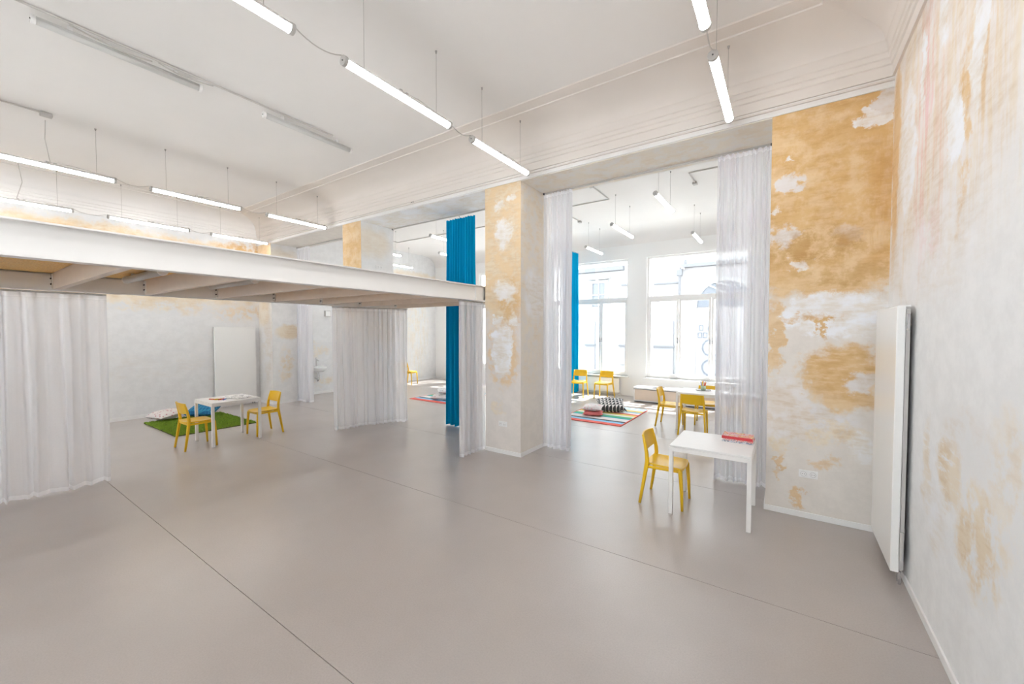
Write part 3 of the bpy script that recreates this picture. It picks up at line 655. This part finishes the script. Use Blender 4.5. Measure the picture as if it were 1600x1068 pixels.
tp = MB().sweep([(.07, 0, .86), (.07, 0, 1.02), (.12, 0, 1.06), (.2, 0, 1.03)], .013, n=10).obj('tap', 'steel', sk); MB().sweep([(.07, 0, 1.02), (.07, 0, 1.12)], .01, n=8).obj('lever', 'steel', tp)
MB().sweep([(.22, 0, .70), (.22, 0, .48), (.16, 0, .42), (.1, 0, .48), (0.0, 0, .5)], .018, n=10).obj('waste_trap', 'steel', sk)
MB().sweep([(.02, -.08, .7), (.03, -.08, .45)], .012, n=8).obj('angle_valve', 'steel', sk); MB().sweep([(.02, .08, .7), (.03, .08, .45)], .012, n=8).obj('angle_valve', 'steel', sk)

# ================================================================== CHAIRS
def make_chair(label, loc, rz, group):
    r = thing('chair', label, 'chair', loc, rz, group)
    for s in (-1, 1):
        MB().sweep([(s*.200, .205, 0), (s*.197, .197, .2), (s*.190, .180, .41), (s*.186, .168, .432)], [.014, .016, .019, .019], [.014, .018, .022, .02], n=10, power=.7).obj('leg', 'yellow', r, smooth=True)
        MB().sweep([(s*.232, -.240, 0), (s*.220, -.208, .2), (s*.204, -.178, .41), (s*.200, -.170, .48), (s*.197, -.176, .56), (s*.193, -.196, .66), (s*.188, -.222, .765)],
                   [.014, .016, .018, .018, .017, .015, .012], [.015, .019, .023, .023, .021, .017, .012], n=10, power=.7).obj('leg', 'yellow', r, smooth=True)
        MB().sweep([(s*.196, -.18, .415), (s*.188, .18, .418)], .012, .016, n=8, power=.7, side=(1, 0, 0)).obj('side_rail', 'yellow', r)
    MB().sweep([(-.19, .182, .416), (.19, .182, .416)], .012, .016, n=8, power=.7, side=(0, 1, 0)).obj('front_rail', 'yellow', r)
    MB().sweep([(-.2, -.178, .416), (.2, -.178, .416)], .012, .016, n=8, power=.7, side=(0, 1, 0)).obj('rear_rail', 'yellow', r)
    def seat_pt(u, v, top):
        x = (u-.5)*2; y = (v-.5)*2
        # squircle mapping for rounded corners
        k = .22; X = x*(1-k*y*y*.35*abs(x)); Y = y*(1-k*x*x*.35*abs(y))
        z = .437 + .012*(x*x) - .012*(1-x*x)*(1-y*y) + (.010*max(0, -y)**2) - .012*max(0, y-.6)**2*4
        return (X*.205, Y*.205+.0, z+(.008 if top else -.010))
    mb = MB(); n = 12
    mb.grid(lambda u, v: seat_pt(u, v, True), n, n); mb.grid(lambda u, v: seat_pt(u, v, False), n, n)
    K = (n+1)**2; per = [i for i in range(n)]+[n+j*(n+1) for j in range(n)]+[n*(n+1)+n-i for i in range(n)]+[(n-j)*(n+1) for j in range(n)]
    mb.f += [(per[i], per[(i+1) % len(per)], per[(i+1) % len(per)]+K, per[i]+K) for i in range(len(per))]
    o = mb.obj('seat', 'yellow', r, smooth=True); md = o.modifiers.new('split', 'EDGE_SPLIT'); md.split_angle = math.radians(50)
    def back_pt(u, v, front):
        x = (u-.5)*2; z = .595+.17*v - (.012*(1-v)*(1-abs(x)**2)) + .006*v*(1-x*x)
        zz = (z-.56)/(.765-.56); y = -.176-.046*zz**1.3 - .028*(1-x*x)
        return (x*(.197-.006*v), y+(.0075 if front else -.0075), z)
    mb = MB(); nu, nv = 14, 5
    mb.grid(lambda u, v: back_pt(u, v, True), nu, nv); mb.grid(lambda u, v: back_pt(u, v, False), nu, nv)
    K = (nu+1)*(nv+1); per = [i for i in range(nu)]+[nu+j*(nu+1) for j in range(nv)]+[nv*(nu+1)+nu-i for i in range(nu)]+[(nv-j)*(nu+1) for j in range(nv)]
    mb.f += [(per[i], per[(i+1) % len(per)], per[(i+1) % len(per)]+K, per[i]+K) for i in range(len(per))]
    o = mb.obj('backrest', 'yellow', r, smooth=True); md = o.modifiers.new('split', 'EDGE_SPLIT'); md.split_angle = math.radians(50)
    return r
CG = 'yellow plastic chairs'
ch = make_chair('yellow chair drawn up to the table that holds the magazines', (-1.085, 4.755, 0), -PI/2, CG)
def chair(label, x, y, rz): return dup(ch, label, (x, y, 0), rz, CG)
chair('yellow chair at the loft table showing the rear of its backrest', -8.14, 2.56, 0)
chair('yellow chair at the loft table on the side towards the tall radiator', -8.14, 3.60, PI)
chair('yellow chair in front of the far blue curtain', -4.98, 10.80, PI+.15)
chair('yellow chair in front of the low white radiator', -4.25, 10.92, PI-.05)
chair('yellow chair seen side-on at the far group table', -1.90, 8.55, -PI/2)
chair('yellow chair with its back turned at the far group table', -1.38, 8.12, 0)
chair('yellow chair behind the far group table', -1.30, 9.12, PI)
chair('yellow chair mostly hidden by the tall sheer curtain', -.80, 8.55, PI/2)
chair('pale sunlit yellow chair against the far plaster wall beyond the loft', -11.20, 9.88, -PI/2+.3)

# ================================================================== TABLES
def make_table(label, loc, W, D, group):
    r = thing('table', label, 'table', loc, 0, group); H_ = .74; l = .04
    MB().box((-W/2+.004, -D/2+.004, H_-.018), (W/2-.004, D/2-.004, H_)).obj('tabletop', 'white', r, bevel=.004)
    for s in (-1, 1):
        MB().box((-W/2+l, s*(D/2-.012)-.012, H_-.062), (W/2-l, s*(D/2-.012)+.012, H_-.019)).obj('apron', 'steelw', r)
        MB().box((s*(W/2-.012)-.012, -D/2+l, H_-.062), (s*(W/2-.012)+.012, D/2-l, H_-.019)).obj('apron', 'steelw', r)
        for q in (-1, 1):
            x0, y0 = s*(W/2-l/2), q*(D/2-l/2)
            lg = MB().box((x0-l/2, y0-l/2, .008), (x0+l/2, y0+l/2, H_-.019)).obj('leg', 'steelw', r, bevel=.003)
            MB().box((x0-l/2+.002, y0-l/2+.002, 0), (x0+l/2-.002, y0+l/2-.002, .008)).obj('foot_cap', 'grey', lg)
    return r
T1 = make_table('white square table with a stack of red magazines on it', (-.612, 4.785, 0), .755, .755, 'white square tables')
dup(T1, 'white square table under the loft beside the green rug', (-8.165, 3.03, 0), 0); dup(T1, 'white square table in the far room ringed by yellow chairs', (-1.36, 8.64, 0), 0)
# low bench shelf in the far room
lc = thing('shelf_bench', 'long low white shelf bench under the far right window', 'shelf', (-3.38, 10.88, 0)); LW = 3.0
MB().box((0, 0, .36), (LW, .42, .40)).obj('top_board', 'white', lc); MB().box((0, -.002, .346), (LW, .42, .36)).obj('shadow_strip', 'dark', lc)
MB().box((0, 0, .03), (LW, .42, .055)).obj('bottom_board', 'white', lc); MB().box((.02, .02, 0), (LW-.02, .4, .03)).obj('plinth', 'dark', lc)
for k in range(5): MB().box((k*(LW-.025)/4, 0, .055), (k*(LW-.025)/4+.025, .42, .352)).obj('divider', 'white', lc)
for k in range(4): MB().box((k*(LW-.025)/4+.025, .03, .055), ((k+1)*(LW-.025)/4, .045, .352)).obj('back_panel', 'pinewood', lc)
def flat(name, label, cat, size, loc, rz, mat, group=None, parts=()):
    r = thing(name, label, cat, loc, rz, group); a, b, c = size
    MB().box((-a/2, -b/2, 0), (a/2, b/2, c)).obj('cover' if name != 'paper_sheet' else 'sheet', mat, r)
    return r
def printmat(name, cols, scale=30, rough=.4):
    m, t, b = newmat(name); tc = t.node('ShaderNodeTexCoord'); no = t.noise(tc.outputs['Object'], scale, 3)
    cr = t.node('ShaderNodeValToRGB'); cr.color_ramp.interpolation = 'CONSTANT'; e = cr.color_ramp.elements
    e[0].position = 0; e[0].color = cols[0]; e[1].position = .42; e[1].color = cols[1]
    for k, c in enumerate(cols[2:]): q = e.new(.5+.07*k); q.color = c
    t.link(no.outputs['Fac'], cr.inputs[0]); t.link(cr.outputs[0], b.inputs['Base Color']); b.inputs['Roughness'].default_value = rough; return m
M['pages'] = simple('page_edges', (.75, .73, .70, 1), .8, var=.1, scale=120)
def magazine(label, loc, rz, size, mat, spine, group):
    r = thing('magazine', label, 'magazine', loc, rz, group); a, b, c = size
    MB().box((-a/2+.003, -b/2+.003, .001), (a/2-.003, b/2-.003, c-.001)).obj('pages', 'pages', r)
    MB().box((-a/2, -b/2, c-.001), (a/2, b/2, c)).obj('front_cover', mat, r); MB().box((-a/2, -b/2, 0), (a/2, b/2, .001)).obj('back_cover', mat, r)
    MB().box((-a/2-.001, -b/2-.001, 0), (a/2+.001, -b/2+.003, c)).obj('spine', spine, r); return r
M['redprint'] = printmat('red_pink_cover', [(.75, .35, .35, 1), (.80, .62, .60, 1), (.75, .10, .10, 1), (.85, .70, .25, 1), (.72, .45, .45, 1)], 22)
M['redspine'] = simple('red_spine', (.62, .03, .04, 1), .35); M['greyprint'] = printmat('grey_blue_cover', [(.35, .42, .55, 1), (.7, .7, .7, 1), (.6, .1, .1, 1)], 25); M['greyspine'] = printmat('mixed_spine', [(.25, .28, .33, 1), (.66, .64, .62, 1), (.7, .2, .18, 1), (.5, .45, .4, 1)], 45)
M['bluespine'] = printmat('pale_blue_spine', [(.50, .55, .66, 1), (.72, .72, .74, 1), (.2, .22, .3, 1)], 45)
z = .7405; mx, my = -.395, 4.985
for k, (hgt, mt, sp_, l, dx, rz) in enumerate(((.016, 'greyprint', 'bluespine', 'pale blue magazine lowest in the stack beside the sheer curtain', 0, -.03), (.016, 'greyprint', 'greyspine', 'grey magazine in the middle of the magazine stack', .006, .01), (.030, 'redprint', 'redspine', 'thick red magazine on top of the stack', -.004, -.02))):
    magazine(l, (mx+dx, my, z), rz, (.29, .21, hgt), mt, sp_, 'magazines on the foreground table'); z += hgt+.0005
# things on the loft table
M['paper'] = printmat('printed_paper', [(.85, .85, .84, 1), (.85, .85, .84, 1), (.2, .2, .22, 1), (.8, .8, .8, 1)], 14)
for k, (x, y, rz, l) in enumerate(((-8.30, 3.22, .2, 'open printed sheet at the far side of the loft table'), (-8.15, 3.08, -.15, 'printed sheet in the middle of the loft table'), (-8.0, 3.2, .05, 'printed sheet at the right of the loft table'))):
    flat('paper_sheet', l, 'paper', (.21, .29, .003), (x, y, .7405+.0035*k), rz, 'paper', 'sheets on the loft table')
M['redp'] = simple('red_crayon', (.7, .04, .03, 1), .4); M['yelp'] = simple('yellow_crayon', (.85, .6, .03, 1), .4); M['blup'] = simple('blue_crayon', (.05, .2, .6, 1), .4); M['orap'] = simple('orange_crayon', (.85, .3, .03, 1), .4)
for k, (c, l) in enumerate((('redp', 'red crayon nearest the corner of the loft table'), ('orap', 'orange crayon on the loft table'), ('yelp', 'yellow crayon on the loft table'), ('redp', 'second red crayon farther back on the loft table'), ('blup', 'blue crayon on the loft table'))):
    r = thing('crayon', l, 'crayon', (-8.22+.05*k, 2.80+.03*k, .7505), .4+.5*k, 'crayons on the loft table')
    MB().sweep([(-.05, 0, 0), (.05, 0, 0)], .008, n=8, side=(0, 0, 1)).obj('barrel', c, r); MB().sweep([(.05, 0, 0), (.065, 0, 0)], [.008, .002], [.008, .002], n=8, side=(0, 0, 1)).obj('tip', c, r)
# pencil cup on a tray, far table
tr = thing('tray', 'pale round tray on the far group table', 'tray', (-1.33, 8.80, .7405)); MB().lathe([(0, .004), (.13, .004), (.14, .014), (.145, .012), (.135, 0), (0, 0)], n=28).obj('dish', 'grey', tr, smooth=True)
cp = thing('pencil_cup', 'glass cup of coloured pencils on the far group table', 'cup', (-1.33, 8.80, .745)); MB().lathe([(0, .002), (.045, .002), (.05, .09), (.046, .09), (.042, .006), (0, .006)], n=20).obj('cup', simple('greenish_cup', (.55, .68, .5, 1), .2), cp, smooth=True)
for k, c in enumerate(('redp', 'yelp', 'redp', 'orap', 'blup', 'yelp', 'redp')):
    a = k*.9; MB().sweep([(.015*math.cos(a), .015*math.sin(a), .01), (.05*math.cos(a), .05*math.sin(a), .16+.01*(k % 3))], .007, n=6).obj('pencil', c, cp)
nb = thing('notebook', 'grey sheet pad on the shelf bench top', 'notebook', (-2.85, 11.05, .4005)); MB().box((-.3, -.12, 0), (.3, .12, .006)).obj('pages', 'pages', nb); MB().box((-.3, -.12, .006), (.3, .12, .009)).obj('cover', 'facl', nb)

# ================================================================== RUGS AND CUSHIONS
M['green'] = simple('green_pile', (.29, .46, .045, 1), .9, var=.12, scale=40); M['greend'] = simple('dark_green_binding', (.10, .10, .03, 1), .9)
gr = thing('rug', 'grass green shaggy rug under the loft', 'rug', (-10.09, 3.23, 0)); gw, gd = 1.86, 1.36
MB().box((-gw/2, -gd/2, 0), (gw/2, gd/2, .012)).obj('backing', 'greend', gr)
rg = random.Random(2); mb = MB()
for k in range(9000):
    x = rg.uniform(-gw/2, gw/2); y = rg.uniform(-gd/2, gd/2); a = rg.uniform(0, 6.28); h = rg.uniform(.02, .035); dx, dy = .012*math.cos(a), .012*math.sin(a)
    lx, ly = rg.uniform(-.012, .012), rg.uniform(-.012, .012)
    mb.add([(x-dx, y-dy, .011), (x+dx, y+dy, .011), (x+lx, y+ly, .011+h)], [(0, 1, 2)])
o = mb.obj('pile', 'green', gr); o['kind'] = 'stuff'
def stripemat(name, cols):
    m, t, b = newmat(name); tc = t.node('ShaderNodeTexCoord'); sp = t.node('ShaderNodeSeparateXYZ'); t.link(tc.outputs['Object'], sp.inputs[0])
    cr = t.node('ShaderNodeValToRGB'); cr.color_ramp.interpolation = 'CONSTANT'; e = cr.color_ramp.elements
    tot = sum(w_ for w_, c in cols); acc = 0
    for k, (w_, c) in enumerate(cols):
        if k == 0: e[0].position = 0; e[0].color = c
        elif k == 1: e[1].position = acc/tot; e[1].color = c
        else: q = e.new(acc/tot); q.color = c
        acc += w_
    t.link(t.math('MULTIPLY', t.math('ADD', sp.outputs[1], 1.0), .5), cr.inputs[0]); t.link(cr.outputs[0], b.inputs['Base Color']); b.inputs['Roughness'].default_value = .9
    no = t.noise(tc.outputs['Object'], 120, 2); t.link(t.bump(no.outputs['Fac'], .4, .01), b.inputs['Normal']); return m
COR = (.80, .16, .13, 1); LBL = (.28, .55, .78, 1); BLK = (.05, .06, .07, 1); WHT = (.80, .78, .78, 1); TEA = (.03, .38, .42, 1); GRN = (.12, .48, .25, 1); YEL = (.85, .68, .20, 1); SKY = (.25, .55, .75, 1)
M['stripe'] = stripemat('striped_weave', [(15, COR), (14, LBL), (9, BLK), (24, WHT), (10, TEA), (14, GRN), (12, WHT), (14, YEL), (10, COR), (16, WHT), (10, SKY), (16, YEL), (14, WHT), (12, SKY), (10, BLK)])
M['coral'] = simple('coral_binding', (.75, .18, .14, 1), .9)
def srug(label, loc, w_, d_):
    r = thing('rug', label, 'rug', loc, 0, 'striped rugs')
    o = MB().box((-w_/2, -1, 0), (w_/2, 1, .014)).obj('weave', 'stripe', r); o.scale = (1, d_/2, 1)
    for s in (-1, 1): MB().box((s*w_/2-.012, -d_/2, 0), (s*w_/2+.012, d_/2, .016)).obj('binding', 'coral', r)
srug('striped rug with the chevron cushion in the far room', (-3.40, 8.90, 0), 1.38, 2.04)
srug('striped rug seen below the loft left of the blue curtain', (-8.05, 8.72, 0), 1.40, 2.0)
def cushion(label, loc, size, rz, tilt, mat, group=None):
    r = thing('cushion', label, 'cushion', loc, rz, group); a, b, c = size
    def pt(u, v, s):
        x = (u-.5)*2; y = (v-.5)*2
        pinch = 1-.10*(1-abs(x)**2)*abs(y)**3; pin2 = 1-.10*(1-abs(y)**2)*abs(x)**3
        h = (max(0, 1-x**4)*max(0, 1-y**4))**.55
        return Vector((x*a/2*pin2, y*b/2*pinch, s*h*c/2+.04*c*math.sin(5*x+3*y)*h))
    mb = MB(); n = 16
    mb.grid(lambda u, v: pt(u, v, 1), n, n); mb.grid(lambda u, v: pt(u, v, -1), n, n)
    Rm = Matrix.Rotation(tilt, 4, 'X'); mb.v = [tuple(Rm @ Vector(v)) for v in mb.v]
    zm = min(v[2] for v in mb.v); mb.v = [(x, y, z-zm) for x, y, z in mb.v]
    mb.obj('cover', mat, r, smooth=True)
    ed = [pt(u, 0, 1) for u in [k/12 for k in range(13)]]+[pt(1, v, 1) for v in [k/12 for k in range(1, 13)]]+[pt(1-u, 1, 1) for u in [k/12 for k in range(1, 13)]]+[pt(0, 1-v, 1) for v in [k/12 for k in range(1, 13)]]
    mp = MB().sweep([Rm @ v for v in ed], .006, n=6); mp.v = [(x, y, z-zm) for x, y, z in mp.v]; mp.obj('piping', mat, r)
    return r
def pattern(name, kind, a, b, scale):
    m, t, bs = newmat(name); tc = t.node('ShaderNodeTexCoord'); sp = t.node('ShaderNodeSeparateXYZ'); t.link(tc.outputs['Object'], sp.inputs[0])
    if kind == 'chevron':
        zz = t.math('PINGPONG', t.math('MULTIPLY', sp.outputs[0], scale), 1.0)
        v = t.math('FRACT', t.math('ADD', t.math('MULTIPLY', sp.outputs[1], scale*1.1), zz)); f = t.math('GREATER_THAN', v, .5)
    elif kind == 'tri':
        v1 = t.math('FRACT', t.math('MULTIPLY', sp.outputs[0], scale)); v2 = t.math('FRACT', t.math('MULTIPLY', sp.outputs[1], scale)); f = t.math('GREATER_THAN', v1, v2)
    else:
        vo = t.node('ShaderNodeTexVoronoi'); vo.inputs['Scale'].default_value = scale; t.link(tc.outputs['Object'], vo.inputs['Vector']); f = t.math('LESS_THAN', vo.outputs['Distance'], .28)
    t.link(t.mix(f, a, b), bs.inputs['Base Color']); bs.inputs['Roughness'].default_value = .9; return m
M['c_dots'] = pattern('white_cotton_with_rosy_flecks', 'dots', (.74, .68, .66, 1), (.55, .25, .28, 1), 16); M['c_blue'] = pattern('blue_cotton_with_light_flecks', 'tri', (.012, .12, .28, 1), (.03, .25, .42, 1), 14)
M['c_chev'] = pattern('black_white_triangles', 'tri', (.75, .74, .72, 1), (.05, .055, .06, 1), 12); M['c_pink'] = pattern('white_cotton_faint_pink', 'dots', (.78, .74, .74, 1), (.78, .5, .52, 1), 14); M['c_cor'] = simple('coral_cotton', (.80, .22, .22, 1), .9)
M['c_white'] = pattern('white_cotton_grey_flecks', 'dots', (.78, .77, .76, 1), (.55, .53, .55, 1), 14)
cushion('white cushion with rosy flecks on the green rug', (-10.95, 2.90, .046), (.50, .50, .17), .3, .12, 'c_dots')
cushion('dark blue cushion on the green rug', (-10.70, 3.50, .046), (.55, .50, .20), .75, .3, 'c_blue')
cushion('black and white triangle cushion on the striped rug', (-3.40, 9.20, .016), (.66, .56, .20), .5, .36, 'c_chev')
cushion('coral cushion lowest on the striped rug', (-3.58, 8.56, .016), (.44, .40, .10), .35, 0, 'c_cor')
cushion('pale pink cushion lying on the coral one', (-3.60, 8.58, .122), (.44, .40, .12), .25, .06, 'c_pink')
cushion('lower white cushion on the far striped rug', (-7.90, 8.15, .016), (.5, .5, .16), .4, .05, 'c_white')
cushion('upper white cushion on the far striped rug', (-7.83, 8.22, .185), (.48, .48, .15), .9, .05, 'c_white')
